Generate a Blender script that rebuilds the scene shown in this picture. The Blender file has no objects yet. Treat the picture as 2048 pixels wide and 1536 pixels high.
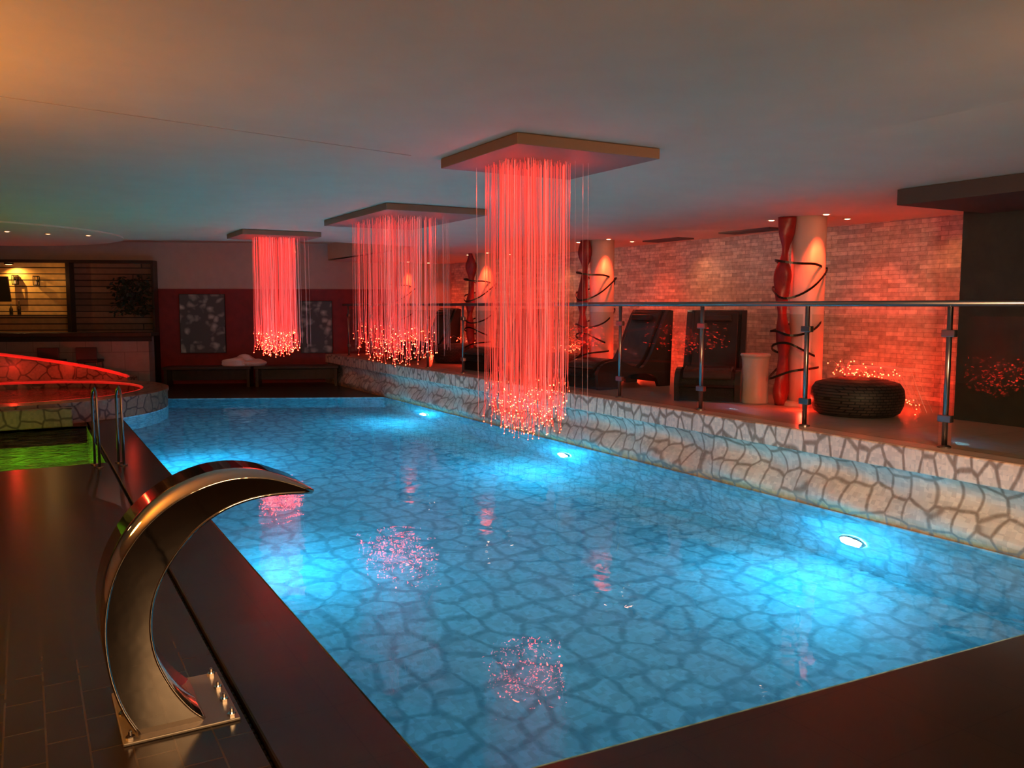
import bpy, bmesh, math, random
from mathutils import Vector, Matrix
random.seed(7)
PI=math.pi
COL=bpy.context.scene.collection
bpy.context.scene.view_settings.view_transform='Standard'
bpy.context.scene.view_settings.gamma=.88
H=1.75; FPX=1700.0; PITCH=math.radians(5.28); YAW=math.radians(29.8)
cs,sn=math.cos(YAW),math.sin(YAW)
def wxy(R,F): return (R*cs+F*sn, -R*sn+F*cs)
def zF(v,F): return H-F*math.tan(math.atan((v-768)/FPX)+PITCH)
def uF(u,F): return wxy((u-1024)/1707*F,F)
# ---------------------------------------------------------------- materials
def newmat(name):
    m=bpy.data.materials.new(name); m.use_nodes=True
    return m,m.node_tree.nodes,m.node_tree.links,m.node_tree.nodes['Principled BSDF']
def mat(name,col,rough=.5,metal=0,emit=None,es=0,bump=0,bscale=40,var=0,spec=None,sample=True,bdist=.02):
    m,N,L,b=newmat(name)
    b.inputs['Base Color'].default_value=(*col,1); b.inputs['Roughness'].default_value=rough; b.inputs['Metallic'].default_value=metal
    if spec is not None: b.inputs['Specular IOR Level'].default_value=spec
    if emit:
        b.inputs['Emission Color'].default_value=(*emit,1); b.inputs['Emission Strength'].default_value=es
    if bump or var:
        tc=N.new('ShaderNodeTexCoord'); nz=N.new('ShaderNodeTexNoise'); nz.inputs['Scale'].default_value=bscale; nz.inputs['Detail'].default_value=4
        L.new(tc.outputs['Object'],nz.inputs['Vector'])
        if bump:
            bp=N.new('ShaderNodeBump'); bp.inputs['Strength'].default_value=bump; bp.inputs['Distance'].default_value=bdist
            L.new(nz.outputs['Fac'],bp.inputs['Height']); L.new(bp.outputs['Normal'],b.inputs['Normal'])
        if var:
            r=N.new('ShaderNodeValToRGB'); r.color_ramp.elements[0].position=.3; r.color_ramp.elements[1].position=.7
            r.color_ramp.elements[0].color=(*[c*(1-var) for c in col],1); r.color_ramp.elements[1].color=(*[min(1,c*(1+var)) for c in col],1)
            L.new(nz.outputs['Fac'],r.inputs['Fac']); L.new(r.outputs['Color'],b.inputs['Base Color'])
    if not sample:
        m.cycles.emission_sampling='NONE'
    return m
def cellmat(name,c1,c2,line,scale=3.2,width=.045,stretch=(1,1,1),rough=.3,warp=.25,tile=28,soft=.014,rnd=.8,glowband=None):
    m,N,L,b=newmat(name)
    tc=N.new('ShaderNodeTexCoord'); mp=N.new('ShaderNodeMapping'); mp.inputs['Scale'].default_value=stretch
    L.new(tc.outputs['Object'],mp.inputs['Vector'])
    nz=N.new('ShaderNodeTexNoise'); nz.inputs['Scale'].default_value=2.2; nz.inputs['Detail'].default_value=2; L.new(mp.outputs[0],nz.inputs['Vector'])
    sc=N.new('ShaderNodeVectorMath'); sc.operation='SCALE'; sc.inputs['Scale'].default_value=warp; L.new(nz.outputs['Color'],sc.inputs[0])
    ad=N.new('ShaderNodeVectorMath'); ad.operation='ADD'; L.new(mp.outputs[0],ad.inputs[0]); L.new(sc.outputs[0],ad.inputs[1])
    v=N.new('ShaderNodeTexVoronoi'); v.feature='DISTANCE_TO_EDGE'; v.inputs['Scale'].default_value=scale; v.inputs['Randomness'].default_value=rnd; L.new(ad.outputs[0],v.inputs['Vector'])
    v2=N.new('ShaderNodeTexVoronoi'); v2.inputs['Scale'].default_value=scale; v2.inputs['Randomness'].default_value=rnd; L.new(ad.outputs[0],v2.inputs['Vector'])
    n2=N.new('ShaderNodeTexNoise'); n2.inputs['Scale'].default_value=7; n2.inputs['Detail'].default_value=3; L.new(tc.outputs['Object'],n2.inputs['Vector'])
    mul=N.new('ShaderNodeMath'); mul.operation='MULTIPLY'; L.new(n2.outputs['Fac'],mul.inputs[0]); mul.inputs[1].default_value=width*2
    sub=N.new('ShaderNodeMath'); sub.operation='SUBTRACT'; L.new(v.outputs['Distance'],sub.inputs[0]); L.new(mul.outputs[0],sub.inputs[1])
    r=N.new('ShaderNodeMapRange'); r.interpolation_type='SMOOTHSTEP'; r.inputs['From Min'].default_value=-.008; r.inputs['From Max'].default_value=soft; L.new(sub.outputs[0],r.inputs['Value'])
    mx=N.new('ShaderNodeMix'); mx.data_type='RGBA'; mx.inputs['A'].default_value=(*c1,1); mx.inputs['B'].default_value=(*c2,1)
    sx=N.new('ShaderNodeSeparateColor'); L.new(v2.outputs['Color'],sx.inputs[0]); L.new(sx.outputs[0],mx.inputs['Factor'])
    base=mx.outputs['Result']
    if glowband:  # warm light reflected at the waterline, painted into the tile colour
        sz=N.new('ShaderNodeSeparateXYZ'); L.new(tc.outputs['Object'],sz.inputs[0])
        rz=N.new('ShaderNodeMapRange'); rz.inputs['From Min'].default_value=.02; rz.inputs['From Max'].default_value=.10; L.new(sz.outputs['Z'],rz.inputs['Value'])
        mb=N.new('ShaderNodeMix'); mb.data_type='RGBA'; mb.inputs['A'].default_value=(*glowband,1); L.new(base,mb.inputs['B']); L.new(rz.outputs[0],mb.inputs['Factor']); base=mb.outputs['Result']
    m2=N.new('ShaderNodeMix'); m2.data_type='RGBA'; m2.inputs['A'].default_value=(*line,1); L.new(base,m2.inputs['B']); L.new(r.outputs[0],m2.inputs['Factor'])
    v3=N.new('ShaderNodeTexVoronoi'); v3.inputs['Scale'].default_value=tile; v3.inputs['Randomness'].default_value=.15; L.new(tc.outputs['Object'],v3.inputs['Vector'])
    s3=N.new('ShaderNodeSeparateColor'); L.new(v3.outputs['Color'],s3.inputs[0])
    r3=N.new('ShaderNodeMapRange'); r3.inputs['To Min'].default_value=.84; r3.inputs['To Max'].default_value=1.1; L.new(s3.outputs[1],r3.inputs['Value'])
    m3=N.new('ShaderNodeVectorMath'); m3.operation='SCALE'; L.new(m2.outputs['Result'],m3.inputs[0]); L.new(r3.outputs[0],m3.inputs['Scale'])
    L.new(m3.outputs[0],b.inputs['Base Color']); b.inputs['Roughness'].default_value=rough
    return m
def brickmat(name,c1,c2,mortar,bw,bh,ms,rough,mapping,bump=.3,noise=.5,bias=0,offset=.5,nscale=9):
    m,N,L,b=newmat(name)
    tc=N.new('ShaderNodeTexCoord'); s=N.new('ShaderNodeSeparateXYZ'); c=N.new('ShaderNodeCombineXYZ'); L.new(tc.outputs['Object'],s.inputs[0])
    L.new(s.outputs['XYZ'.index(mapping[0].upper())],c.inputs[0]); L.new(s.outputs['XYZ'.index(mapping[1].upper())],c.inputs[1])
    br=N.new('ShaderNodeTexBrick'); L.new(c.outputs[0],br.inputs['Vector']); br.inputs['Scale'].default_value=1
    br.inputs['Color1'].default_value=(*c1,1); br.inputs['Color2'].default_value=(*c2,1); br.inputs['Mortar'].default_value=(*mortar,1)
    br.inputs['Brick Width'].default_value=bw; br.inputs['Row Height'].default_value=bh; br.inputs['Mortar Size'].default_value=ms; br.inputs['Bias'].default_value=bias; br.offset=offset
    nz=N.new('ShaderNodeTexNoise'); nz.inputs['Scale'].default_value=nscale; nz.inputs['Detail'].default_value=6; L.new(tc.outputs['Object'],nz.inputs['Vector'])
    mr=N.new('ShaderNodeMapRange'); mr.inputs['To Min'].default_value=1-noise; mr.inputs['To Max'].default_value=1+noise; L.new(nz.outputs['Fac'],mr.inputs['Value'])
    sc=N.new('ShaderNodeVectorMath'); sc.operation='SCALE'; L.new(br.outputs['Color'],sc.inputs[0]); L.new(mr.outputs[0],sc.inputs['Scale'])
    L.new(sc.outputs[0],b.inputs['Base Color']); b.inputs['Roughness'].default_value=rough
    sc2=N.new('ShaderNodeSeparateColor'); L.new(sc.outputs[0],sc2.inputs[0])
    bp=N.new('ShaderNodeBump'); bp.inputs['Strength'].default_value=bump; bp.inputs['Distance'].default_value=.03; L.new(sc2.outputs[0],bp.inputs['Height']); L.new(bp.outputs[0],b.inputs['Normal'])
    return m
def clearmix(name,tint,f0,rough,noise=None):
    """clear surface with a mirror reflection that grows towards grazing angles (Schlick)"""
    m,N,L,b=newmat(name); N.remove(b); out=N['Material Output']
    lw=N.new('ShaderNodeLayerWeight'); lw.inputs['Blend'].default_value=.5
    tr=N.new('ShaderNodeBsdfTransparent'); tr.inputs['Color'].default_value=(*tint,1)
    gl=N.new('ShaderNodeBsdfGlossy'); gl.inputs['Roughness'].default_value=rough
    if noise:
        scale,strength,dist=noise
        tc=N.new('ShaderNodeTexCoord'); nz=N.new('ShaderNodeTexNoise'); nz.inputs['Scale'].default_value=scale; nz.inputs['Detail'].default_value=2.5; nz.inputs['Distortion'].default_value=1.0
        L.new(tc.outputs['Object'],nz.inputs['Vector'])
        bp=N.new('ShaderNodeBump'); bp.inputs['Strength'].default_value=strength; bp.inputs['Distance'].default_value=dist; L.new(nz.outputs['Fac'],bp.inputs['Height'])
        L.new(bp.outputs[0],gl.inputs['Normal']); L.new(bp.outputs[0],lw.inputs['Normal'])
    pw=N.new('ShaderNodeMath'); pw.operation='POWER'; L.new(lw.outputs['Facing'],pw.inputs[0]); pw.inputs[1].default_value=5
    ma=N.new('ShaderNodeMath'); ma.operation='MULTIPLY_ADD'; L.new(pw.outputs[0],ma.inputs[0]); ma.inputs[1].default_value=1-f0; ma.inputs[2].default_value=f0; ma.use_clamp=True
    mx=N.new('ShaderNodeMixShader'); L.new(ma.outputs[0],mx.inputs[0]); L.new(tr.outputs[0],mx.inputs[1]); L.new(gl.outputs[0],mx.inputs[2]); L.new(mx.outputs[0],out.inputs['Surface'])
    return m
def realwater(name,tint,scale,strength,dist):
    m,N,L,b=newmat(name); N.remove(b); out=N['Material Output']
    tc=N.new('ShaderNodeTexCoord'); nz=N.new('ShaderNodeTexNoise'); nz.inputs['Scale'].default_value=scale; nz.inputs['Detail'].default_value=1.5; nz.inputs['Distortion'].default_value=.6
    L.new(tc.outputs['Object'],nz.inputs['Vector'])
    bp=N.new('ShaderNodeBump'); bp.inputs['Strength'].default_value=strength; bp.inputs['Distance'].default_value=dist; L.new(nz.outputs['Fac'],bp.inputs['Height'])
    gb=N.new('ShaderNodeBsdfGlass'); gb.inputs['IOR'].default_value=1.33; gb.inputs['Roughness'].default_value=.0; gb.inputs['Color'].default_value=(*tint,1)
    L.new(bp.outputs[0],gb.inputs['Normal']); L.new(gb.outputs[0],out.inputs['Surface'])
    return m
def artmat(name):
    m,N,L,b=newmat(name)
    tc=N.new('ShaderNodeTexCoord')
    nz=N.new('ShaderNodeTexNoise'); nz.inputs['Scale'].default_value=3; L.new(tc.outputs['Object'],nz.inputs['Vector'])
    sc=N.new('ShaderNodeVectorMath'); sc.operation='SCALE'; sc.inputs['Scale'].default_value=.35; L.new(nz.outputs['Color'],sc.inputs[0])
    ad=N.new('ShaderNodeVectorMath'); ad.operation='ADD'; L.new(tc.outputs['Object'],ad.inputs[0]); L.new(sc.outputs[0],ad.inputs[1])
    v=N.new('ShaderNodeTexVoronoi'); v.feature='F1'; v.inputs['Scale'].default_value=5.0; L.new(ad.outputs[0],v.inputs['Vector'])
    n2=N.new('ShaderNodeTexNoise'); n2.inputs['Scale'].default_value=2.2; n2.inputs['Detail'].default_value=5; L.new(tc.outputs['Object'],n2.inputs['Vector'])
    su=N.new('ShaderNodeMath'); su.operation='ADD'; L.new(v.outputs['Distance'],su.inputs[0]); L.new(n2.outputs['Fac'],su.inputs[1])
    r=N.new('ShaderNodeValToRGB'); e=r.color_ramp.elements; e[0].position=.5; e[0].color=(.42,.35,.30,1); e[1].position=1.35; e[1].color=(.07,.055,.05,1)
    L.new(su.outputs[0],r.inputs['Fac']); L.new(r.outputs['Color'],b.inputs['Base Color']); L.new(r.outputs['Color'],b.inputs['Emission Color']); b.inputs['Emission Strength'].default_value=.08  # weak glow put into the print's own colours, though it is no lamp
    b.inputs['Roughness'].default_value=.6
    return m
M={}
M['ceil']=mat('ceiling_paint',(.62,.50,.36),.75,var=.03,bscale=3)
M['plaster']=mat('plaster',(.50,.40,.33),.8,var=.05,bscale=5)
M['redwall']=mat('red_paint',(.24,.015,.012),.6,var=.15,bscale=6)
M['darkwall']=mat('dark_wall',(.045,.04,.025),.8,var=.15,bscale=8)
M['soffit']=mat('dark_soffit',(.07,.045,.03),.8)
M['deck']=brickmat('deck_tile',(.045,.026,.015),(.038,.022,.013),(.085,.055,.032),.3,.15,.004,.26,'yx',bump=.03,noise=.3)
M['coping']=brickmat('coping_tile',(.036,.022,.016),(.033,.020,.015),(.018,.011,.009),.55,.5,.004,.28,'xy',bump=.03,noise=.2,offset=0)
M['stone']=brickmat('split_stone',(.78,.69,.57),(.48,.41,.34),(.38,.31,.25),.24,.05,.002,.85,'yz',bump=1.0,noise=.5,offset=.37,nscale=16)
M['terrace']=brickmat('terrace_tile',(.5,.38,.28),(.46,.35,.26),(.3,.22,.16),.6,.6,.004,.35,'xy',bump=.03,noise=.1,offset=0)
M['poolfloor']=cellmat('pool_mosaic',(.36,.57,.62),(.32,.52,.57),(.21,.37,.42),scale=4.0,width=.035,stretch=(1,.8,0),rough=.6,warp=.22,soft=.12,rnd=.65)
M['poolwall']=cellmat('pool_wall_mosaic',(.36,.57,.62),(.32,.52,.57),(.21,.37,.42),scale=4.3,width=.03,stretch=(1,1,1),rough=.6,warp=.2,soft=.12,rnd=.6)
M['wave']=cellmat('wave_mosaic',(.70,.65,.54),(.64,.59,.49),(.34,.28,.21),scale=5.4,width=.022,stretch=(.3,1,1.0),rough=.45,warp=.15,soft=.09,rnd=.55,glowband=(.62,.38,.16))
M['fascia']=cellmat('fascia_mosaic',(.84,.66,.50),(.78,.60,.46),(.36,.23,.15),scale=7.0,width=.035,stretch=(.0,1,.55),rough=.4,warp=.14,soft=.09,rnd=.8)
M['tubstone']=cellmat('tub_mosaic',(.26,.18,.11),(.22,.15,.09),(.07,.04,.022),scale=4.2,width=.025,stretch=(1,1,1),rough=.4,warp=.2,soft=.06)
M['water']=realwater('pool_water',(.80,.98,1.0),4.0,.095,.05)
M['greenwater']=clearmix('green_water',(.8,1,.75),.03,.03,(5,.9,.07))
M['tubwater']=clearmix('tub_water',(1,.7,.6),.05,.05,(7,.4,.05))
M['greenfloor']=mat('green_pool_tiles',(.40,.55,.14),.5,var=.4,bscale=5)
M['steel']=mat('stainless_steel',(.66,.61,.57),.06,1)
M['steelside']=mat('steel_dark_reflection',(.19,.165,.15),.05,1,bump=.05,bscale=2.0,bdist=.05)  # dark mirrored surroundings put into the side plate's steel colour
M['plateste']=mat('satin_steel_plate',(.38,.33,.29),.42,.5)
M['brushed']=mat('brushed_steel',(.34,.30,.28),.3,1)
M['glass']=clearmix('clear_glass',(.90,.93,.91),.02,.01)
M['lamp']=mat('pool_lamp_lens',(1,1,1),.3,emit=(.35,.9,1.0),es=70)
M['downred']=mat('downlight_lens',(1,1,1),.3,emit=(1,.35,.18),es=14)
M['downwarm']=mat('warm_lens',(1,1,1),.3,emit=(1,.42,.16),es=6)
M['strand']=mat('fibre_strand',(.9,.25,.22),.3,emit=(1,.085,.07),es=.38,sample=False)
M['strandin']=mat('fibre_strand_pink',(.9,.45,.42),.3,emit=(1,.32,.28),es=.42,sample=False)
M['clear']=mat('unlit_fibre',(.75,.6,.55),.25,emit=(1,.3,.25),es=.08,sample=False)
M['tip']=mat('fibre_tip',(1,.4,.3),.3,emit=(1,.022,.008),es=62,sample=False)
M['tiphot']=mat('fibre_tip_hot',(1,.6,.5),.3,emit=(1,.06,.02),es=64,sample=False)
M['plate']=mat('chandelier_plate',(.26,.15,.10),.6)
M['white']=mat('white_plaster_column',(.70,.52,.44),.45)
M['limb']=mat('twisted_red_hide',(.30,.018,.014),.4,bump=.4,bscale=9,var=.25)
M['darkmetal']=mat('dark_metal',(.05,.035,.03),.35,.8)
M['wicker']=mat('dark_wicker',(.028,.019,.017),.4,bump=.8,bscale=90,var=.3)
M['weave']=brickmat('woven_rattan',(.10,.065,.05),(.06,.04,.034),(.012,.008,.007),.06,.028,.004,.55,'xz',bump=.8,noise=.4)
M['leather']=mat('dark_leather',(.06,.038,.032),.22,bump=.12,bscale=10)
M['whitelac']=mat('white_lacquer',(.6,.50,.43),.35)
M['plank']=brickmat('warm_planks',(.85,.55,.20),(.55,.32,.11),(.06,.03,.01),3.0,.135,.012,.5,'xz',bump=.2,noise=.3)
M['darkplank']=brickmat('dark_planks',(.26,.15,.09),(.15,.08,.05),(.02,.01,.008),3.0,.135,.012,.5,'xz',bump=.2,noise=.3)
M['barfront']=brickmat('bar_front_tile',(.28,.22,.18),(.25,.19,.15),(.16,.11,.08),.5,.4,.006,.45,'xz',bump=.05,noise=.2)
M['darkwood']=mat('dark_wood',(.04,.022,.015),.35,var=.25,bscale=12)
M['black']=mat('black_frame',(.015,.012,.01),.6)
M['art']=artmat('floral_print')
M['towel']=mat('white_towel',(.8,.62,.55),.95,bump=.5,bscale=60)
M['leaf']=mat('dark_leaf',(.02,.032,.018),.5,var=.4)
M['redled']=mat('red_led',(.6,.08,.06),.4,emit=(1,.03,.02),es=.42)
M['bottle']=mat('dark_bottle',(.08,.05,.02),.1)
M['grate']=mat('grate',(.02,.014,.01),.5,.3)
M['line']=mat('ceiling_joint',(.40,.32,.24),.9)
M['vent']=mat('vent_metal',(.13,.09,.07),.6)
# ---------------------------------------------------------------- mesh builder
class MB:
    def __init__(s): s.b=bmesh.new()
    def _x(s,vs,m):
        if m is not None: bmesh.ops.transform(s.b,matrix=m,verts=vs)
    def box(s,x0,x1,y0,y1,z0,z1,m=None):
        v=[s.b.verts.new(p) for p in [(x0,y0,z0),(x1,y0,z0),(x1,y1,z0),(x0,y1,z0),(x0,y0,z1),(x1,y0,z1),(x1,y1,z1),(x0,y1,z1)]]
        for f in [(0,3,2,1),(4,5,6,7),(0,1,5,4),(1,2,6,5),(2,3,7,6),(3,0,4,7)]: s.b.faces.new([v[i] for i in f])
        s._x(v,m); return s
    def prism(s,pts,a0,a1,axis='z',m=None):
        def P(p,a): return {'z':(p[0],p[1],a),'y':(p[0],a,p[1]),'x':(a,p[0],p[1])}[axis]
        A=[s.b.verts.new(P(p,a0)) for p in pts]; B=[s.b.verts.new(P(p,a1)) for p in pts]; n=len(pts)
        fs=[s.b.faces.new(A),s.b.faces.new(B[::-1])]
        for i in range(n): s.b.faces.new([A[i],A[(i+1)%n],B[(i+1)%n],B[i]])
        bmesh.ops.triangulate(s.b,faces=fs)
        s._x(A+B,m); return s
    def tube(s,path,rad,n=10,cap=True,closed=False):
        path=[Vector(p) for p in path]; K=len(path)
        rr=rad if isinstance(rad,(list,tuple)) else [rad]*K
        rings=[]; prev=None
        for i,p in enumerate(path):
            if closed: t=(path[(i+1)%K]-path[(i-1)%K])
            else: t=(path[min(i+1,K-1)]-path[max(i-1,0)])
            t.normalize()
            if prev is None: u=t.orthogonal().normalized()
            else: u=(prev-t*prev.dot(t)).normalized()
            prev=u; w=t.cross(u)
            rings.append([s.b.verts.new(p+(u*math.cos(2*PI*k/n)+w*math.sin(2*PI*k/n))*rr[i]) for k in range(n)])
        for i in range(K if closed else K-1):
            a,b=rings[i],rings[(i+1)%K]
            for k in range(n): s.b.faces.new([a[k],a[(k+1)%n],b[(k+1)%n],b[k]])
        if cap and not closed:
            s.b.faces.new(rings[0][::-1]); s.b.faces.new(rings[-1])
        return s
    def lathe(s,prof,n=32,m=None,c=(0,0),cap=True):
        rings=[]; allv=[]
        for r,z in prof:
            ring=[s.b.verts.new((c[0]+r*math.cos(2*PI*k/n),c[1]+r*math.sin(2*PI*k/n),z)) for k in range(n)]
            rings.append(ring); allv+=ring
        for a,b in zip(rings,rings[1:]):
            for k in range(n): s.b.faces.new([a[k],a[(k+1)%n],b[(k+1)%n],b[k]])
        if cap:
            if prof[0][0]>1e-4: s.b.faces.new(rings[0][::-1])
            if prof[-1][0]>1e-4: s.b.faces.new(rings[-1])
        s._x(allv,m); return s
    def ball(s,c,r,sub=1):
        bmesh.ops.create_icosphere(s.b,subdivisions=sub,radius=r,matrix=Matrix.Translation(c)); return s
    def quad(s,pts):
        s.b.faces.new([s.b.verts.new(p) for p in pts]); return s
    def build(s,name,m,parent=None,loc=None,smooth=False,bevel=0,rotz=0,recalc=True,up=False):
        if recalc: bmesh.ops.recalc_face_normals(s.b,faces=s.b.faces)
        if up:
            s.b.normal_update()
            for f in s.b.faces:
                if f.normal.z<0: f.normal_flip()
        me=bpy.data.meshes.new(name); s.b.to_mesh(me); s.b.free()
        if smooth:
            for p in me.polygons: p.use_smooth=True
        me.materials.append(m); o=bpy.data.objects.new(name,me); COL.objects.link(o)
        if parent: o.parent=parent
        if loc: o.location=loc
        if rotz: o.rotation_euler.z=rotz
        if bevel:
            bv=o.modifiers.new('b','BEVEL'); bv.width=bevel; bv.segments=2; bv.limit_method='ANGLE'
        return o
def tag(o,label,cat,group=None,kind=None):
    o['label']=label; o['category']=cat
    if group: o['group']=group
    if kind: o['kind']=kind
    return o
def thing(name,label,cat,loc=(0,0,0),rotz=0,group=None):
    o=bpy.data.objects.new(name,None); COL.objects.link(o); o.location=loc; o.rotation_euler=(0,0,rotz); o.empty_display_size=.1
    return tag(o,label,cat,group)
def struct(o): o['kind']='structure'; return o
def light(kind,loc,col,power,target=None,size=.05,angle=60,blend=.6,spread=None):
    l=bpy.data.lights.new('lamp',kind); l.color=col; l.energy=power
    if kind in('POINT','SPOT'): l.shadow_soft_size=size
    if kind=='SPOT': l.spot_size=math.radians(angle); l.spot_blend=blend
    if kind=='AREA':
        l.size=size
        if spread: l.spread=math.radians(spread)
    o=bpy.data.objects.new(kind.lower()+'_light',l); COL.objects.link(o); o.location=loc
    if target:
        d=Vector(target)-Vector(loc); o.rotation_euler=d.to_track_quat('-Z','Y').to_euler()
    return o
# ---------------------------------------------------------------- key dims
XL,XR=1.26,5.93
ZC=2.71; ZT=.65; XW=8.64; ZP=2.83      # terrace ceiling, terrace floor, stone wall, pool ceiling
FA=Vector((-.44,21.6)); FE=Vector((.9267,-.3760)); FN=Vector((-.376,-.9267)); FROT=math.atan2(FE.y,FE.x)
def far(s,d,z=0): p=FA+FE*s+FN*d; return (p.x,p.y,z)
def S(u,d):
    a=Vector(uF(u,1.0)); o=FA+FN*d
    det=a.x*(-FE.y)+a.y*FE.x
    t=(o.x*(-FE.y)+o.y*FE.x)/det
    p=a*t-o; return p.dot(FE), t
def far_empty(name,label,cat,s,d,z,group=None): return thing(name,label,cat,far(s,d,z),FROT,group)
TC=(-.22,16.38); TR=2.4; TZ=.32
# ---------------------------------------------------------------- floor / deck
GX=.72; GY0,GY1=10.4,13.75
d=MB()
d.prism([(-6,-3),(.74,-3),(.74,GY0),(-6,GY0)],-.25,0)
d.prism([(-6,GY0),(-3.2,GY0),(-3.2,25),(-6,25)],-.25,0)
d.prism([(-3.2,GY1),(.74,GY1),(.74,25),(-3.2,25)],-.25,0)
struct(d.build('floor',M['deck']))
d=MB()
d.prism([(.765,-3),(XL,-3),(XL,25),(.765,25)],-.25,.0)
d.prism([(XL,-3),(8.6,-3),(8.6,2.2),(XR,2.38),(XL,2.66)],-.25,0)
d.prism([(XL,17.58),(2.24,17.1),(XR,15.3),(6.3,15.1),(6.3,25),(XL,25)],-.25,0)
struct(d.build('floor_coping',M['coping'],bevel=.012))
d=MB()
d.box(.741,.764,-3,13.6,-.06,-.04)
y=-1.0
while y<13.5:
    d.box(.742,.763,y,y+.03,-.04,-.03); y+=.05
tag(d.build('drain_grate',M['grate']),'long thin dark drain channel running beside the pool in the brown deck','drain')
D=1.4
arc=[]
a0=-math.acos((XL-TC[0])/TR)
for k in range(17):
    a=a0+(math.radians(12)-a0)*k/16; arc.append((TC[0]+TR*math.cos(a),TC[1]+TR*math.sin(a)))
out=[(XL,2.66),(XR,2.38),(XR,15.28),(2.24,17.1)]+arc[::-1]
def ngon(mb,pts,z):
    f=mb.b.faces.new([mb.b.verts.new((x,y,z)) for x,y in pts]); bmesh.ops.triangulate(mb.b,faces=[f])
b=MB(); ngon(b,out,-D); struct(b.build('floor_pool_basin',M['poolfloor'],up=True))
b=MB()
for i in range(len(out)):
    p,q=out[i],out[(i+1)%len(out)]
    b.quad([(p[0],p[1],-D),(q[0],q[1],-D),(q[0],q[1],-.0),(p[0],p[1],-.0)])
struct(b.build('wall_pool_basin',M['poolwall']))
b=MB(); ngon(b,out,-.012)
tag(b.build('pool_water',M['water'],up=True),'still blue lit water filling the large swimming pool','water',kind='stuff')
b=MB(); g0=-3.2
b.quad([(g0,GY0,-.5),(GX,GY0,-.5),(GX,GY1,-.5),(g0,GY1,-.5)])
b.quad([(g0,GY0,-.5),(GX,GY0,-.5),(GX,GY0,0),(g0,GY0,0)])
b.quad([(GX,GY0,-.5),(GX,GY1,-.5),(GX,GY1,0),(GX,GY0,0)])
b.quad([(g0,GY1,-.5),(GX,GY1,-.5),(GX,GY1,0),(g0,GY1,0)])
b.quad([(g0,GY0,-.5),(g0,GY1,-.5),(g0,GY1,0),(g0,GY0,0)])
struct(b.build('floor_side_pool',M['greenfloor']))
b=MB(); b.quad([(g0,GY0,-.02),(GX-.005,GY0,-.02),(GX-.005,GY1,-.02),(g0,GY1,-.02)])
tag(b.build('side_pool_water',M['greenwater'],up=True),'rippling green lit water of the small side pool at left','water',kind='stuff')
b=MB(); b.box(-3.2,.55,GY1,GY1+.12,0,.28); struct(b.build('wall_low',M['tubstone'],bevel=.02))
b=MB(); ys=[2.2+i*.05 for i in range(int((19.2-2.2)/.05)+1)]
K=16; rows=[]
for yy in ys:
    r=[]
    for k in range(K+1):
        t=k/K; z=.46-t*.47
        x=5.975+.08*math.sin(PI*min(1,t/.6))-.03*math.exp(-((t-.8)/.12)**2)-.03*t
        x+=.034*math.sin(2*PI*yy/1.15+t*4.6)*math.sin(PI*min(1,t*1.02))
        r.append(b.b.verts.new((x,yy,z)))
    rows.append(r)
for a,c in zip(rows,rows[1:]):
    for k in range(K): b.b.faces.new([a[k],a[k+1],c[k+1],c[k]])
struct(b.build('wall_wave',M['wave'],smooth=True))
b=MB(); b.box(5.95,6.35,2.0,19.2,.455,ZT-.004)
struct(b.build('trim_1',M['fascia'],bevel=.01))
b=MB(); b.box(5.965,9.0,-3,20,ZT-.1,ZT)
struct(b.build('floor_terrace',M['terrace']))
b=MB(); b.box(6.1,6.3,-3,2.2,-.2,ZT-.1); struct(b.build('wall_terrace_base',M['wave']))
# ---------------------------------------------------------------- walls / ceiling
b=MB(); b.box(XW,XW+.2,-3,22,0,3.2); struct(b.build('wall_right',M['stone']))
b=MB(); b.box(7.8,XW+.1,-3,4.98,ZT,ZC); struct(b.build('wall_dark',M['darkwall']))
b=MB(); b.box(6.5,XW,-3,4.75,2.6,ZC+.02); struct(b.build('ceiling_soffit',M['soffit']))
b=MB(); b.box(-6.2,-6,-3,25.5,0,3.3); struct(b.build('wall_left',M['plaster']))
b=MB(); b.box(-6.2,9,-3.2,-3,0,3.3); struct(b.build('wall_back',M['plaster']))
struct(MB().box(-8,12,0,.2,-.2,3.4).build('wall_far',M['plaster'],loc=far(0,0,0),rotz=FROT))
q0=far(-8,4.9); q1=far(8.0,4.9)
def xat(X):
    s=(X-q0[0])/(q1[0]-q0[0]); return q0[1]+(q1[1]-q0[1])*s
def zceil(X): return ZP if X<=4.6 else (ZC if X>=7.0 else ZP+(ZC-ZP)*(X-4.6)/2.4)
b=MB()
cols=[(-6.2,xat(-6.2)),(0,xat(0)),(4.6,xat(4.6)),(6.05,xat(6.05)),(6.05,22),(7.0,22),(9,22)]
prev=None
for X,Y in cols:
    if prev and prev[0]!=X:
        za,zb_=zceil(prev[0]),zceil(X)
        b.quad([(prev[0],-3.2,za),(X,-3.2,zb_),(X,Y,zb_),(prev[0],prev[1],za)])
        b.quad([(prev[0],-3.2,3.0),(X,-3.2,3.0),(X,Y,3.0),(prev[0],prev[1],3.0)])
    prev=(X,Y)
struct(b.build('ceiling',M['ceil'],recalc=False))
b=MB(); b.prism([(-6.2,xat(-6.2)-.3),(6.3,xat(6.3)-.3),(6.3,25),(-6.2,27)],3.14,3.2,'z')
b.prism([(-6.2,xat(-6.2)),(6.05,xat(6.05)),(6.05,xat(6.05)-.1),(-6.2,xat(-6.2)-.1)],ZP+.01,3.16,'z')
b.box(6.05,6.15,xat(6.05)-.1,22,ZC+.08,3.18)
struct(b.build('ceiling_upper',M['ceil']))
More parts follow.
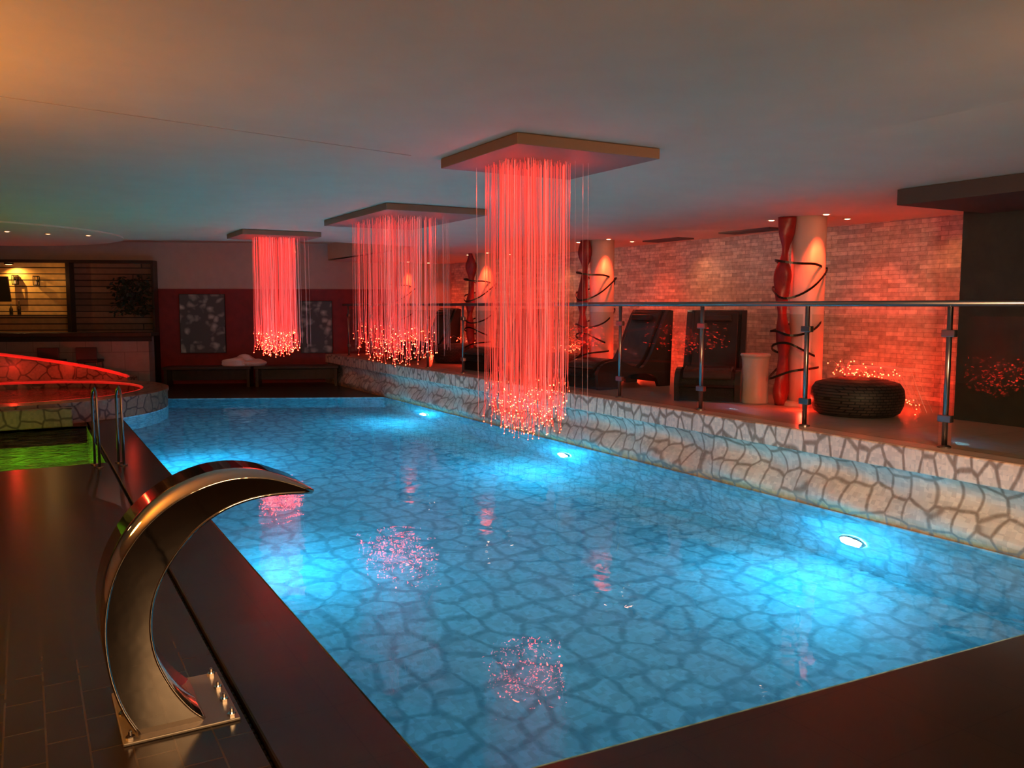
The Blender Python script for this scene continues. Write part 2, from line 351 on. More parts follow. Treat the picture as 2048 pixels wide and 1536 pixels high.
b=MB(); b.tube([(-2.8,4.64,ZP-.0005),(2.48,5.80,ZP-.0005)],.003,6); struct(b.build('trim_2',M['line']))  # dark strip standing in for the shadow gap of the joint
cx,cy=wxy(-8.7,12.7)
b=MB(); b.lathe([(2.7,ZP-.02),(2.7,ZP)],64); struct(b.build('ceiling_round_panel',M['ceil'],loc=(cx,cy,0)))
for i,(x,yy,ll,lab) in enumerate([(8.15,8.05,.85,'dark slotted air vent in the ceiling nearer the red lit front column'),(8.2,9.75,.75,'dark slotted air vent in the ceiling near the second column')]):
    t=thing('air_vent',lab,'vent',(x,yy,ZC-.02),0,'ceiling air vents')
    MB().box(-.13,.13,-ll/2,ll/2,.006,.018).build('backing',M['black'],t)
    m=MB()
    for k in range(6): m.box(-.12+k*.042,-.10+k*.042,-ll/2,ll/2,0,.008)
    m.build('slat',M['vent'],t)
    m=MB(); m.box(-.15,-.13,-ll/2-.02,ll/2+.02,0,.02).box(.13,.15,-ll/2-.02,ll/2+.02,0,.02).box(-.13,.13,-ll/2-.02,-ll/2,0,.02).box(-.13,.13,ll/2,ll/2+.02,0,.02)
    m.build('frame',M['vent'],t)
# ---------------------------------------------------------------- chandeliers
def chandelier(label,x0,x1,y0,y1,hx,hy,ztip,rise,n,rs,rt,seed,shape=3.0,off=(0,0),nun=14,pw=(1.8,1.0),mix=3,fuzz=(-.11,.24)):
    rnd=random.Random(seed)
    cx,cy=(x0+x1)/2,(y0+y1)/2
    t=thing('fibre_chandelier',label,'chandelier',(cx,cy,ZP),0,'red fibre optic chandeliers')
    zb=2.757-ZP
    w,l=(x1-x0)/2,(y1-y0)/2
    MB().box(-w,w,-l,l,zb,-.003).build('ceiling_plate',M['plate'],t,bevel=.005)
    pts=[]
    while len(pts)<n:
        a,b2=rnd.uniform(-1,1),rnd.uniform(-1,1)
        rr=(abs(a)**shape+abs(b2)**shape)**(1/shape)
        if rr>1: continue
        pts.append((a,b2,rr))
    pts.sort(key=lambda p:-(-p[1]-p[0]*.3)+rnd.uniform(-.6,.6))
    rest=MB(); restt=MB()
    for i,(a,b2,rr) in enumerate(pts):
        px,py=off[0]+a*hx,off[1]+b2*hy
        zt=ztip-ZP+rise*rr**1.5+rnd.uniform(*fuzz)
        dx,dy=rnd.uniform(-.04,.04),rnd.uniform(-.04,.04)
        path=[(px,py,zb),(px+dx*.2,py+dy*.2,(zb+zt)*.5),(px+dx*.5,py+dy*.5,zt+.12),(px+dx,py+dy,zt)]
        if i<100:
            s=MB().tube(path,rs,4,cap=False).build('strand',M['strand' if i%mix else 'strandin'],t)
            MB().ball(path[-1],rt*rnd.uniform(.6,1.25),2).build('glowing_tip',M['tip' if i%3 else 'tiphot'],s,smooth=True)
        else:
            rest.tube(path,rs,4,cap=False); restt.ball(path[-1],rt*rnd.uniform(.5,1.1),1)
    o=rest.build('strand',M['strand'],t); o['kind']='stuff'
    o2=restt.build('glowing_tip',M['tip'],o); o2['kind']='stuff'
    un=MB()
    for k in range(nun):
        if k%2: a=rnd.uniform(-1,1); b2=rnd.choice([-1,1])*rnd.uniform(1.02,1.15)
        else: a=rnd.uniform(1.02,1.5); b2=rnd.uniform(-1,1)
        px,py=off[0]+a*hx,off[1]+b2*hy; un.tube([(px,py,zb),(px+.01,py,ztip-ZP+rise*rnd.uniform(.3,1.4))],rs*.7,4,cap=False)
    o=un.build('unlit_strand',M['clear'],t); o['kind']='stuff'
    for qx,qy in ((-1,-1),(1,1),(-1,1),(1,-1)):
        light('POINT',(cx+off[0]+qx*hx*.9,cy+off[1]+qy*hy*.9,2.56),(1,.04,.025),pw[0]*.9,size=0)
    light('POINT',(cx+off[0],cy+off[1],ztip+.25),(1,.10,.06),pw[1],size=0)
Q=1.15
chandelier('nearest and longest red fibre chandelier under its square plate',2.37*Q,3.36*Q,4.08*Q,5.06*Q,.25*Q,.25*Q,.86,.13,330,.0011,.0040,1,off=(-.098,.092))
chandelier('wide middle chandelier of pink red strands under a broad plate',2.93*Q,3.98*Q,7.43*Q,9.3*Q,.31*Q,.58*Q,1.11,.16,300,.0014,.0056,2,off=(-.10,.0),nun=40,mix=2,shape=5)
chandelier('farthest and smallest chandelier of deep red strands before the red wall',2.38*Q,3.37*Q,10.82*Q,11.75*Q,.27*Q,.27*Q,1.06,.10,300,.0024,.007,3)
# ---------------------------------------------------------------- columns on terrace
colY=[6.55,10.4,14.1,17.8]
wherec=['beside the round dark pouf','behind the second nearest lounger','seen past the nearest chandelier strands','near the end wall']
for i,yy in enumerate(colY):
    nm=["front","second","third","farthest"][i]
    t=thing('column',f'{nm} white round column with a twisted red limb, {wherec[i]}','column',(7.5,yy,ZT),0,'columns with twisted limbs along the terrace')
    hh=ZC-ZT
    MB().lathe([(.18,0),(.18,hh)],40).build('shaft',M['white'],t,smooth=True)
    MB().lathe([(.25,0),(.25,.03),(.22,.045),(.19,.05)],40).build('base',M['whitelac'],t)
    path=[];rad=[]
    for k in range(81):
        q=k/80; a=q*2*PI*1.4+i*.8
        ox=-.25+.015*math.sin(a); oy=.11+.015*math.cos(a)
        path.append((ox,oy,q*hh)); rad.append(.066+.022*math.sin(q*hh*2*PI/.62+i)+.007*math.sin(q*37))
    m=MB(); m.tube(path,rad,16)
    for v in m.b.verts:
        q=v.co.z/hh; an=math.atan2(v.co.y-.11,v.co.x+.25); f=1+.2*math.sin(2*an+q*16+i)
        v.co.x=-.25+(v.co.x+.25)*f; v.co.y=.11+(v.co.y-.11)*f
    m.build('twisted_limb',M['limb'],t,smooth=True)
    for k,(zz,ti,r) in enumerate([(.45,.25,.26),(.58,-.18,.24),(.92,.30,.27),(1.38,.35,.28),(1.48,-.25,.26)]):
        m=MB(); rings=[]
        for a in range(48):
            an=2*PI*a/48; R_=r+.05+.03*math.sin(3*an+k); x=-.1+R_*math.cos(an); y2=.04+(r*.9)*math.sin(an); z=zz+ti*x*1.2+.04*math.sin(2*an+k)
            rings.append([m.b.verts.new((x*s_-.1*(1-s_),y2*s_,z+dz)) for s_,dz in ((1,-.012),(1,.012),(.965,.012),(.965,-.012))])
        for a in range(48):
            p_,q_=rings[a],rings[(a+1)%48]
            for j in range(4): m.b.faces.new([p_[j],p_[(j+1)%4],q_[(j+1)%4],q_[j]])
        m.build('metal_hoop',M['darkmetal'],t,smooth=False)
    for j,(dx,dy) in enumerate([(-.14,.42),(-.12,-.32),(.46,-.12)]):
        p=(7.5+dx,yy+dy,ZC-.004)
        dt=thing('downlight',f'{["red glowing","orange glowing","small bright"][j]} recessed ceiling spotlight on the {["far side","pool side","wall side"][j]} of the {nm} column','light',p,0,'spotlights around the columns')
        MB().lathe([(.034,-.002),(.05,-.006),(.05,.003)],20).build('trim_ring',M['whitelac'],dt)
        MB().lathe([(.0,-.010),(.02,-.009),(.032,-.003)],16).build('lens',M['downred'],dt)
    light('SPOT',(7.36,yy+.40,ZC-.03),(1,.05,.03),65,(7.3,yy+.15,ZT),.03,75,.8)
    light('SPOT',(7.38,yy-.32,ZC-.03),(1,.08,.025),75,(7.5,yy-.1,ZT),.03,60,.8)
    light('SPOT',(7.96,yy-.12,ZC-.03),(1,.10,.05),30,(8.5,yy-.1,1.2),.03,85,.9)
    light('SPOT',(8.2,yy-.95,ZC-.05),(1,.40,.16),9,(8.62,yy-1.05,1.6),.03,100,.9)
    light('SPOT',(7.3,yy-1.9,ZC-.05),(1,.66,.45),[4,15,15,15][i],(8.62,yy-2.0,1.5),.1,130,1)  # added warm fill on the stone wall, without a fixture
    light('POINT',(7.95,yy-.25,ZT+.15),(1,.05,.02),15,size=0)
    light('POINT',(7.05,yy-.35,ZT+.12),(1,.04,.02),5.5,size=0)  # added red light low in front of the shaft, without a fixture
# ---------------------------------------------------------------- railing
px=6.16; py=[2.62,4.0,5.37,6.75,8.16,9.55,10.95,12.35,13.75,15.15,16.55,17.95]
plab=['beyond the right picture edge','before the dark wall','before the front column','left of the frontal lounger','before the curved side lounger','at the right side of the nearest chandelier','hidden by the nearest chandelier','just left of the nearest chandelier','by the third column','right of the wide chandelier','behind the wide chandelier','last toward the red wall']
for i,yy in enumerate(py):
    t=thing('railing_post','slim steel railing post '+plab[i],'post',(px,yy,ZT),0,'steel railing posts')
    MB().lathe([(.021,0),(.021,1.09)],14).build('pole',M['brushed'],t,smooth=True)
    MB().lathe([(.05,0),(.05,.012),(.035,.02),(.022,.022)],18).build('base_flange',M['brushed'],t)
    for z in (.2,.86):
        MB().box(-.024,.024,-.055,.055,z,z+.055).build('glass_clamp',M['brushed'],t,bevel=.006)
    MB().tube([(0,0,1.08),(0,0,1.10)],.014,10).build('saddle',M['brushed'],t)
for i in range(len(py)-1):
    tag(MB().box(px-.005,px+.005,py[i]+.056,py[i+1]-.056,ZT+.005,ZT+1.02).build('glass_panel',M['glass']),f'clear glass panel nearer than the post {plab[i+1]}','glass panel','glass panels of the railing')
b=MB(); b.tube([(px,2.0,ZT+1.115),(px,18.3,ZT+1.115)],.024,14)
tag(b.build('handrail',M['brushed'],smooth=True),'long polished steel handrail on top of the glass railing','handrail')
# ---------------------------------------------------------------- loungers
def smoothpts(P,n=4):
    P=[Vector(p) for p in P]; r=[]
    for i in range(len(P)-1):
        a=P[max(0,i-1)];b_=P[i];c=P[i+1];d_=P[min(len(P)-1,i+2)]
        for k in range(n):
            q=k/n; v=0.5*((2*b_)+(-a+c)*q+(2*a-5*b_+4*c-d_)*q*q+(-a+3*b_-3*c+d_)*q**3); r.append((v.x,v.y))
    r.append((P[-1].x,P[-1].y)); return r
def lounger(label,x,yy,rot):
    t=thing('lounger',label,'lounger',(x,yy,ZT),rot,'dark loungers facing the pool')
    top=smoothpts([(-.05,.20),(.0,.30),(.13,.36),(.32,.37),(.50,.31),(.64,.26),(.76,.30),(.88,.45),(1.01,.72),(1.13,.97),(1.18,1.04)])
    bot=smoothpts([(1.26,1.03),(1.25,.92),(1.17,.62),(1.12,.34),(1.15,.12),(1.22,0)])+smoothpts([(1.02,0),(.96,.12),(.84,.18),(.66,.19),(.48,.17),(.36,.10),(.30,0)])+[(-.02,0)]
    prof=top+bot
    MB().prism(prof,-.37,-.31,'y').prism(prof,.31,.37,'y').build('side_frame',M['leather'],t,bevel=.012)
    inner=[(p[0],p[1]-.03) if 0<i<len(top)-1 else p for i,p in enumerate(top)]
    seg=inner
    def offs(seg,dst):
        r=[]
        for i,p in enumerate(seg):
            a=seg[max(0,i-1)]; bq=seg[min(len(seg)-1,i+1)]; dx,dz=bq[0]-a[0],bq[1]-a[1]; l=math.hypot(dx,dz) or 1
            r.append((p[0]-dz/l*dst,p[1]+dx/l*dst))
        return r
    def band(seg,d0,d1,hw):
        m=MB(); A=offs(seg,d0); B=offs(seg,d1); rows=[]
        for (p,q) in zip(A,B): rows.append([m.b.verts.new((p[0],-hw,p[1])),m.b.verts.new((p[0],hw,p[1])),m.b.verts.new((q[0],hw,q[1])),m.b.verts.new((q[0],-hw,q[1]))])
        for a,c in zip(rows,rows[1:]):
            for k in range(4): m.b.faces.new([a[k],a[(k+1)%4],c[(k+1)%4],c[k]])
        m.b.faces.new(rows[0]); m.b.faces.new(rows[-1][::-1]); return m
    m=band(seg,-.05,0,.31); m.box(.0,.03,-.31,.31,0.0,.24); m.box(1.10,1.13,-.31,.31,0.05,.5); m.build('seat_shell',M['wicker'],t)
    band(seg[3:-1],.002,.05,.275).build('cushion',M['leather'],t,bevel=.015)
    MB().box(.0,.08,-.2,.2,-.035,.035,Matrix.Translation((1.0,0,.90))@Matrix.Rotation(math.radians(-65),4,'Y')).build('head_pillow',M['leather'],t,bevel=.02)
    return t
lounger('dark wicker lounger seen from the front, beside the white side table',6.78,7.33,math.radians(42))
lounger('dark wicker lounger second from the front column, showing its curved side',6.45,9.35,.05)
lounger('dark wicker lounger half hidden behind the nearest chandelier strands',6.6,12.75,.1)
lounger('farthest dark wicker lounger, left of the nearest chandelier',6.6,16.15,.1)
t=thing('side_table','small pale round side table with flared sides beside the front lounger','table',(7.14,6.94,ZT))
MB().lathe([(.0,.53),(.16,.53),(.168,.545),(.16,.56),(0,.56)],36).build('tabletop',M['whitelac'],t)
MB().lathe([(.145,0),(.152,.02),(.148,.08),(.143,.18),(.142,.28),(.145,.4),(.150,.49),(.156,.53)],36).build('pedestal',M['whitelac'],t,smooth=True)
def pouf(label,lab2,x,yy,seed,n=90,spray_off=(.36,.44),rm=.32):
    rnd=random.Random(seed)
    t=thing('pouf',label,'pouf',(x,yy,ZT),0,'dark woven poufs')
    MB().lathe([(.36,0),(.41,.03),(.44,.10),(.45,.18),(.44,.26),(.40,.32),(.28,.355),(0,.36)],40).build('woven_body',M['weave'],t,smooth=True)
    MB().lathe([(.28,.352),(.24,.362),(0,.368)],30).build('top_pad',M['weave'],t,smooth=True)
    sx,sy=x+spray_off[0],yy+spray_off[1]
    g=thing('fibre_spray',lab2,'fibre lamp',(sx,sy,ZT),0,'red fibre optic sprays')
    MB().lathe([(.05,0),(.05,.04),(.025,.07),(.018,.34)],18).build('holder',M['darkmetal'],g)
    dirp=math.atan2(-.50,.15)
    for k in range(n):
        a=dirp+rnd.gauss(0,.85); R=rnd.uniform(.08,rm)*(1+1.9*max(0,math.cos(a-dirp)))
        ex,ey=R*math.cos(a),R*math.sin(a)
        inp=math.hypot(ex+spray_off[0],ey+spray_off[1])<.48
        hz=.48-.25*R*R+rnd.uniform(-.08,.05)
        hz=max(.385+rnd.uniform(0,.03),hz) if inp else hz-.2*R/.5
        pth=[(0,0,.33),(ex*.35,ey*.35,.45),(ex*.75,ey*.75,max(hz,.42)+.03),(ex,ey,hz)]
        s=MB().tube(pth,.0014,4,cap=False).build('fibre',M['clear'],g)
        MB().ball(pth[-1],.0075,1).build('glowing_tip',M['tip'],s)
    light('POINT',(sx,sy-.2,ZT+.75),(1,.12,.04),3,size=0)
pouf('round dark woven pouf on the terrace right of the front column','red tipped fibre optic spray over the pouf right of the front column',7.32,5.72,11,100)
pouf('round dark woven pouf behind the second column','red tipped fibre optic spray low beside the second column',7.25,11.1,12)
pouf('round dark woven pouf by the third column','red tipped fibre optic spray left of the nearest chandelier',7.25,14.85,13,60)
# ---------------------------------------------------------------- pool lamps
plabs=['nearest bright underwater lamp on the tiled right side of the pool','middle underwater lamp on the tiled right side of the pool','farthest underwater lamp on the tiled right side of the pool']
LZ=-.72
def poollamp(x,yy,sgn,lab,grp,k=1.0):
    t=thing('pool_lamp',lab,'pool light',(x,yy,LZ),0,grp)
    Rm=Matrix.Rotation(sgn*PI/2,4,'Y')
    MB().lathe([(.13,0),(.13,.02),(.11,.035)],28,m=Rm,cap=False).build('rim',M['steel'],t)
    MB().lathe([(.11,.03),(.08,.06),(0,.08)],28,m=Rm).build('lens',M['lamp'],t,smooth=True)
    light('SPOT',(x+sgn*.12,yy,LZ),(.0,.46,.80),125*k,(x+sgn*3.0,yy,-.85),0,168,1)
    light('POINT',(x+sgn*.30,yy,LZ+.05),(.0,.54,.95),42*k,size=0)
for i,yy in enumerate([4.61,8.98,13.35]):
    poollamp(XR-.01,yy,-1,plabs[i],'underwater lamps on the right wall')
    for dy in (-1.1,1.1): light('SPOT',(5.1,yy+dy,.05),(.15,.75,1),5,(5.97,yy+dy,.22),0,95,1)  # added cyan spots above the water, tinting the wave wall
poollamp(XL+.01,6.9,1,'nearer underwater lamp hidden below the deck edge beside the swan neck fountain','underwater lamps on the deck side',.85)
poollamp(XL+.01,11.2,1,'farther underwater lamp below the deck edge at left of the pool','underwater lamps on the deck side',1.8)
# ---------------------------------------------------------------- swan neck fountain
t=thing('swan_neck_fountain','tall curved stainless steel water fountain blade bolted to the deck by the pool','fountain',(.5,3.84,0))
MB().box(-.235,.22,-.27,.25,0,.014).build('base_plate',M['plateste'],t,bevel=.004)
outer=[(.325,.014),(.272,.12),(.234,.25),(.217,.38),(.217,.50),(.24,.63),(.29,.75),(.37,.86),(.47,.945),(.58,1.0),(.70,1.03),(.82,1.03),(.93,1.005),(1.07,.945)]
inner=[(.58,.014),(.525,.07),(.47,.15),(.425,.24),(.395,.33),(.382,.44),(.395,.56),(.44,.67),(.51,.77),(.59,.85),(.69,.908),(.80,.94),(.92,.948),(1.065,.94)]
O=[(p[0]-.5,p[1]) for p in smoothpts(outer,3)]; I=[(p[0]-.5,p[1]) for p in smoothpts(inner,3)]
y0,y1=-.22,.20
m=MB()
for yf in (y0,y1):
    A=[m.b.verts.new((p[0],yf,p[1])) for p in O]; B=[m.b.verts.new((p[0],yf,p[1])) for p in I]
    for k in range(len(A)-1): m.b.faces.new([A[k],A[k+1],B[k+1],B[k]])
m.build('side_plate',M['steelside'],t)
def strip(P,nm,ext=0):
    m=MB(); A=[m.b.verts.new((p[0],y0-ext,p[1])) for p in P]; B=[m.b.verts.new((p[0],y1+ext,p[1])) for p in P]
    for k in range(len(A)-1): m.b.faces.new([A[k],A[k+1],B[k+1],B[k]])
    o=m.build(nm,M['steel'],t,smooth=True); sd=o.modifiers.new('s','SOLIDIFY'); sd.thickness=.012
strip(O,'outer_sheet',.008); strip(I,'inner_sheet')
for (x,y_) in [(-.205,-.235),(-.21,0),(-.205,.22),(.19,-.235),(.19,-.08),(.19,.06),(.19,.22),(.0,.23)]:
    m=MB(); m.lathe([(.018,.014),(.018,.026)],6,c=(x,y_)); m.lathe([(.008,.026),(.008,.045),(.004,.05)],10,c=(x,y_)); m.build('bolt',M['steel'],t)
for i,(x,yy,lab) in enumerate([(.64,10.1,'steel grab rail hoop at the corner of the green side pool'),(.88,10.1,'steel grab rail hoop between the green side pool and the big pool')]):
    pth=[(0,0,0.005),(0,0,.45),(0,0,.75),(0,.03,.82),(0,.10,.86),(0,.18,.82),(0,.22,.75),(0,.22,.4),(0,.22,.005)]
    t=thing('grab_rail',lab,'handrail',(x,yy,0),.15,'grab rails')
    MB().tube(pth,.014,12).build('tube',M['brushed'],t,smooth=True)
    for q in (0,.22): MB().lathe([(.04,0.001),(.04,.012),(.018,.016)],18,c=(0,q)).build('floor_flange',M['brushed'],t)
# ---------------------------------------------------------------- tub + curved wall
t=thing('hot_tub','large round raised tub of mosaic stone with red glowing rim','hot tub',(TC[0],TC[1],0))
MB().lathe([(TR,0.002),(TR,TZ-.05)],96,cap=False).build('outer_wall',M['tubstone'],t)
MB().lathe([(TR+.02,TZ-.05),(TR+.02,TZ),(TR-.4,TZ),(TR-.4,.05)],96,cap=False).build('rim',M['tubstone'],t,bevel=.008)
m=MB(); m.tube([((TR-.41)*math.cos(a*2*PI/96),(TR-.41)*math.sin(a*2*PI/96),TZ-.02) for a in range(96)],.025,6,closed=True); m.build('red_light_strip',M['redled'],t)
MB().lathe([(TR-.4,TZ-.12),(0.0001,TZ-.12)],64,cap=False).build('water',M['tubwater'],t)
MB().lathe([(TR-.39,.02),(TR-.39,.05)],64).build('tub_floor',M['tubstone'],t)
light('POINT',(TC[0],TC[1],.7),(1,.05,.02),10,size=0)
m=MB(); n=50; g=MB(); gp=[]; prev=None
for k in range(n+1):
    a=math.radians(40+(150-40)*k/n); top=.36+(1.2-.36)*(k/n)**.9
    ring=[m.b.verts.new((TC[0]+r*math.cos(a),TC[1]+r*math.sin(a),z)) for r,z in ((TR+.1,0),(TR+.1,top),(TR+.35,top),(TR+.35,0))]
    gp.append((TC[0]+(TR+.12)*math.cos(a),TC[1]+(TR+.12)*math.sin(a),top+.012))
    if prev:
        for j in range(4): m.b.faces.new([prev[j],prev[(j+1)%4],ring[(j+1)%4],ring[j]])
    else: m.b.faces.new(ring)
    prev=ring
m.b.faces.new(prev[::-1])
w=struct(m.build('wall_curved',M['tubstone']))
g.tube(gp,.035,6); o=g.build('red_light_strip',M['redled'],w)
for a in (50,70,90,110,130):
    light('POINT',(TC[0]+2.15*math.cos(math.radians(a)),TC[1]+2.15*math.sin(math.radians(a)),.55),(1,.04,.02),4.5,size=0)
light('POINT',(1.35,14.0,.75),(1,.06,.03),2.2,size=0)
# ---------------------------------------------------------------- far wall
s0,F0=S(312,0); s1,F1=S(760,0)
struct(MB().box(s0,s1+.5,-.03,0,0,zF(578,19.2)).build('wall_red_panel',M['redwall'],loc=far(0,0,0),rotz=FROT))
def art(u0,u1,v0,v1,lab):
    a,Fa=S(u0,.05); c,Fc=S(u1,.05); Fm=(Fa+Fc)/2
    z0,z1=zF(v1,Fm),zF(v0,Fm)
    t=far_empty('wall_print',lab,'picture',(a+c)/2,.06,(z0+z1)/2,'floral prints on the red wall')
    w=(c-a)/2; h=(z1-z0)/2
    MB().box(-w,w,-.02,.02,-h,h).build('canvas',M['black'],t)
    MB().box(-w+.01,w-.01,-.024,-.0205,-h+.01,h-.01).build('print',M['art'],t)
art(359,450,588,706,'grey floral print on the red wall, left of the farthest chandelier')
art(600,664,602,706,'grey leaf print on the red wall, right of the farthest chandelier')
for (u0,u1,lab) in [(326,502,'low dark bench against the red wall, left half under the floral print'),(508,676,'low dark bench against the red wall, right half under the leaf print')]:
    a,Fa=S(u0,.75); c,Fc=S(u1,.75); w=(c-a)/2
    t=far_empty('bench',lab,'bench',(a+c)/2,.75,0,'benches by the red wall')
    MB().box(-w,w,-.28,.28,.38,.44).build('seat',M['darkwood'],t,bevel=.01)
    for x in (-w+.03,w-.09): MB().box(x,x+.06,-.26,.26,0,.38).build('leg',M['darkwood'],t)
    MB().box(-w+.09,w-.09,.18,.22,.12,.36).build('back_rail',M['darkwood'],t)
a,Fa=S(485,.75)
t=far_empty('towel_pile','crumpled white towels lying on the dark bench','towels',a,.75,.44)
m=MB()
def blob(m,c,sx,sy,sz,seed):
    g=bmesh.ops.create_icosphere(m.b,subdivisions=3,radius=1)['verts']; rn=random.Random(seed); ph=[rn.uniform(0,6) for _ in range(4)]
    for v in g:
        x,y_,z=v.co; k=1+.12*math.sin(4*x+ph[0])+.10*math.sin(5*y_+ph[1]+2*x)+.08*math.sin(6*z+ph[2])
        v.co=Vector((c[0]+x*k*sx,c[1]+y_*k*sy,max(0.002,c[2]+z*k*sz)))
blob(m,(-.15,0,.07),.32,.22,.12,1); blob(m,(.2,-.03,.05),.26,.2,.10,2); blob(m,(.02,.02,.15),.22,.15,.09,3)
m.build('towel',M['towel'],t,smooth=True)
sL,_=S(-140,.0); sM,_=S(142,.3); sR,FR=S(312,.3)
zt=2.66
t=far_empty('bar_shelving','wall of warm lit wood planks behind the bar in a black frame','shelving',0,.12,0)
MB().box(sL,sM-.03,-.02,.03,1.1,zt).build('lit_plank_panel',M['plank'],t)
MB().box(sM+.03,sR-.02,-.02,.03,1.1,zt).build('dark_plank_panel',M['darkplank'],t)
MB().box(sL,sR,-.30,.03,zt,zt+.06).box(sM-.04,sM+.04,-.30,.03,1.0,zt).box(sR-.05,sR,-.3,.03,0,zt).box(sL,sR,-.3,.03,0,1.1).build('frame',M['darkwood'],t)
MB().box(sL,sM-.04,-.22,-.02,1.53,1.55).build('shelf',M['darkwood'],t)
t=far_empty('bar_counter','bar counter with dark top and pale tiled front at the far left','counter',0,1.35,0)
sR2,FR2=S(308,1.35)
MB().box(sL,sR2,-.30,.28,1.12,1.20).build('countertop',M['darkwood'],t,bevel=.01)
MB().box(sL,sR2-.08,-.2,.2,0,1.12).build('front_panel',M['barfront'],t)
MB().box(sL,sR2-.02,-.22,-.17,1.02,1.12).build('edge_band',M['black'],t)
for (u,lab) in [(100,'dark bar stool nearer the left edge, peeking over the red curved wall'),(176,'dark bar stool second from the left, before the bar counter')]:
    a,_=S(u,1.90)
    t=far_empty('bar_stool',lab,'stool',a,1.90,0,'bar stools at the counter')
    MB().box(-.2,.2,-.2,.2,.62,.68).build('seat',M['black'],t,bevel=.02)
    MB().box(-.2,.2,-.22,-.18,.68,.93).build('backrest',M['black'],t,bevel=.015)
    for x in(-.17,.17):
        for q in(-.17,.17): MB().tube([(x*1.1,q*1.1,0),(x,q,.62)],.014,8).build('leg',M['darkmetal'],t)
for (u,v,lab) in [(34,560,'small black wall lantern on the lit planks, left one'),(76,562,'small black wall lantern on the lit planks, right one')]:
    a,F=S(u,.2); z=zF(v,F)
    t=far_empty('wall_lantern',lab,'lantern',a,.22,z-.1,'lanterns on the planks')
    m=MB().box(-.05,.05,-.05,.05,0,.02).box(-.05,.05,-.05,.05,.19,.21)
    for x in(-.045,.045):
        for q in(-.045,.045): m.box(x-.006,x+.006,q-.006,q+.006,.02,.19)
    m.box(-.02,.02,.04,.08,.08,.12); m.build('cage',M['black'],t)
    MB().lathe([(.018,.02),(.018,.09)],10).build('candle',M['towel'],t)
for (u,lab) in [(22,'short dark bottle on the shelf of lit planks'),(38,'taller dark bottle on the shelf beside the short bottle')]:
    a,F=S(u,.25)
    t=far_empty('bottle',lab,'bottle',a,.25,1.552,'bottles on the plank shelf')
    k=1.0 if u==38 else .75
    MB().lathe([(.035,0),(.037,.15*k),(.03,.19*k),(.013,.22*k),(.013,.29*k)],14).build('body',M['bottle'],t,smooth=True)
    MB().lathe([(.015,.29*k),(.015,.31*k)],10).build('cap',M['whitelac'],t)
a,F=S(2,.4)
t=far_empty('television','dark screen tilted on the planks at the left picture edge','screen',a-.25,.42,zF(578,F))
MB().box(-.45,.45,-.02,.02,-.27,.27,Matrix.Rotation(.2,4,'X')).build('screen',M['bottle'],t,bevel=.006)
MB().box(-.05,.05,.02,.25,-.05,.05).build('bracket',M['black'],t)
a,F=S(272,.45)
t=far_empty('trailing_plant','dark bushy trailing plant on the black frame right of the bar','plant',a,.72,zF(600,F))
MB().lathe([(.06,-.02),(.10,.14),(.11,.16),(.08,.16)],18).build('pot',M['black'],t)
MB().tube([(0,0,.15),(0,.1,.3),(0,.15,.55)],.01,6).build('hanger',M['black'],t)
m=MB(); rnd=random.Random(9)
for k in range(320):
    a_=rnd.uniform(0,2*PI); b_=rnd.uniform(-1,1); rr=rnd.uniform(.10,.38); c=Vector((math.cos(a_)*rr*1.1,math.sin(a_)*rr*.6,.12+b_*.36*(1 if b_>0 else 1.15)))
    dr=Vector((rnd.uniform(-1,1),rnd.uniform(-1,1),rnd.uniform(-1,.5))).normalized(); sd=dr.orthogonal().normalized()*.03; ln=dr*.13
    m.quad([c,c+ln*.5+sd,c+ln,c+ln*.5-sd])
m.build('foliage',M['leaf'],t,recalc=False)
for (u,v,lab) in [(22,462,'leftmost of three small ceiling spots before the bar'),(103,467,'middle of three small ceiling spots before the bar'),(183,470,'rightmost of three small ceiling spots before the bar')]:
    F=(ZP-.02-H)/math.tan(-(math.atan((v-768)/FPX)+PITCH)); x,yy=uF(u,F)
    t=thing('downlight',lab,'light',(x,yy,ZP-.025),0,'small ceiling spots before the bar')
    MB().lathe([(.034,-.002),(.05,-.006),(.05,.003)],20).build('trim_ring',M['whitelac'],t)
    MB().lathe([(.0,-.010),(.02,-.009),(.032,-.003)],16).build('lens',M['downwarm'],t)
    light('SPOT',(x,yy,ZP-.06),(1,.5,.2),6,(x,yy,0),0,70,.8)
p=far(S(22,.36)[0],.36,2.638)
t=thing('bar_lamp','bright warm lamp above the lit planks of the bar','light',p)
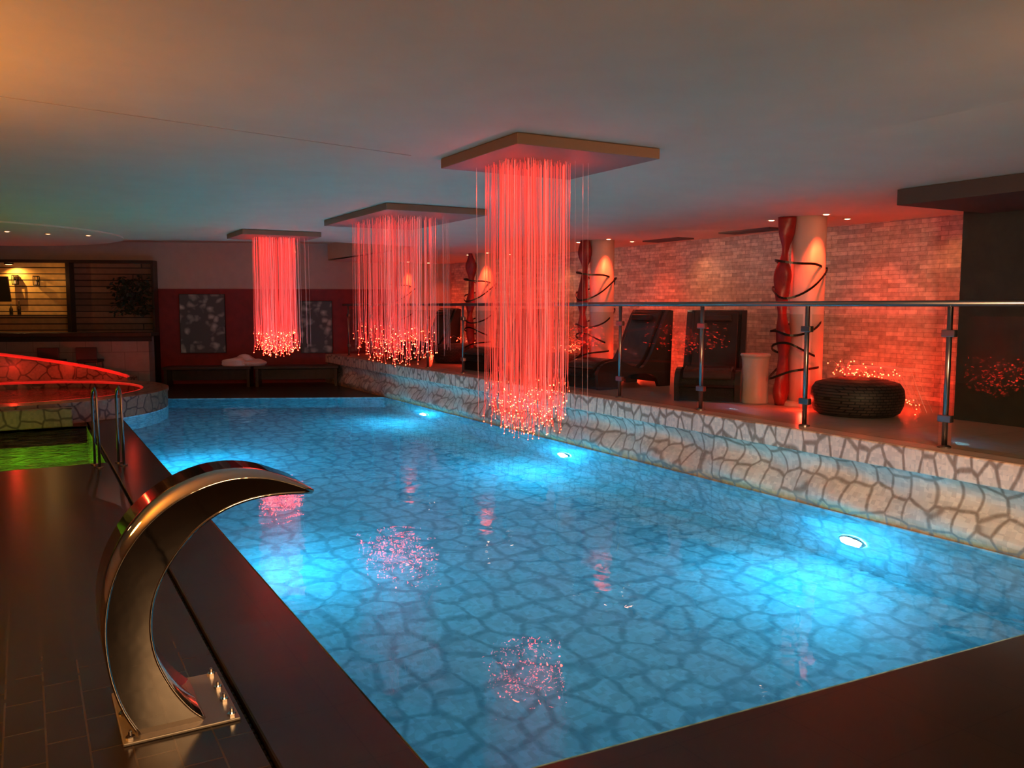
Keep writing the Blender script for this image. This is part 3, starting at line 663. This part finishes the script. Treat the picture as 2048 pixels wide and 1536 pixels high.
MB().lathe([(.08,-.02),(.09,0),(.09,.02)],20,cap=False).build('housing',M['black'],t)
MB().lathe([(0,-.03),(.05,-.027),(.08,-.015)],20).build('lens',M['downwarm'],t)
light('SPOT',(p[0],p[1],2.58),(1,.58,.18),30,far(S(22,.9)[0],.1,1.5),0,150,.8)
light('POINT',far(S(22,.9)[0]+.6,.75,2.3),(1,.58,.18),4.5,size=0)
# ---------------------------------------------------------------- ambient lighting
light('POINT',(-1.4,4.5,2.0),(1,.42,.07),120,size=.2)
light('SPOT',(-1.5,3.5,1.2),(1,.46,.11),110,(-1.0,4.5,2.7),.3,130,1)
light('AREA',(1.5,-1.5,2.0),(1,.62,.29),130,(2.5,4,2.8),1.2)  # added warm fill towards the ceiling from behind the camera
light('POINT',(-2.5,9.5,2.0),(1,.50,.20),12,size=.1)
light('AREA',(3.0,.2,2.5),(1,.60,.38),32,(5.95,5.5,.5),.6,spread=80)  # added warm fill on the terrace fascia
light('POINT',far(5.5,1.6,2.6),(1,.3,.18),7,size=0)
light('POINT',far(3.5,4,2.9),(.9,.55,.42),9,size=0)
light('SPOT',(-1.6,12.0,-.04),(.8,1,.06),36,(-1.6,12.01,-.5),0,172,.3)
light('SPOT',(-.2,12.2,-.04),(.35,1,.06),36,(-.2,12.21,-.5),0,172,.3)
light('SPOT',(-1.2,12.9,.20),(.9,1,.2),3,(-.9,13.7,.1),0,120,.8)  # added spot to brighten the low wall behind the side pool
light('SPOT',(-1.5,13.0,2.6),(1,.7,.25),30,(-.4,12.6,0),.05,70,.8)
wld=bpy.data.worlds.new('w'); bpy.context.scene.world=wld; wld.use_nodes=True
wld.node_tree.nodes['Background'].inputs[0].default_value=(.25,.15,.10,1); wld.node_tree.nodes['Background'].inputs[1].default_value=.1
# ---------------------------------------------------------------- camera
cam=bpy.data.cameras.new('camera'); co=bpy.data.objects.new('camera',cam); COL.objects.link(co)
co.location=(0,0,H); co.rotation_euler=(PI/2-PITCH,0,-YAW); cam.sensor_width=36; cam.lens=FPX/2048*36; cam.clip_end=100
bpy.context.scene.camera=co
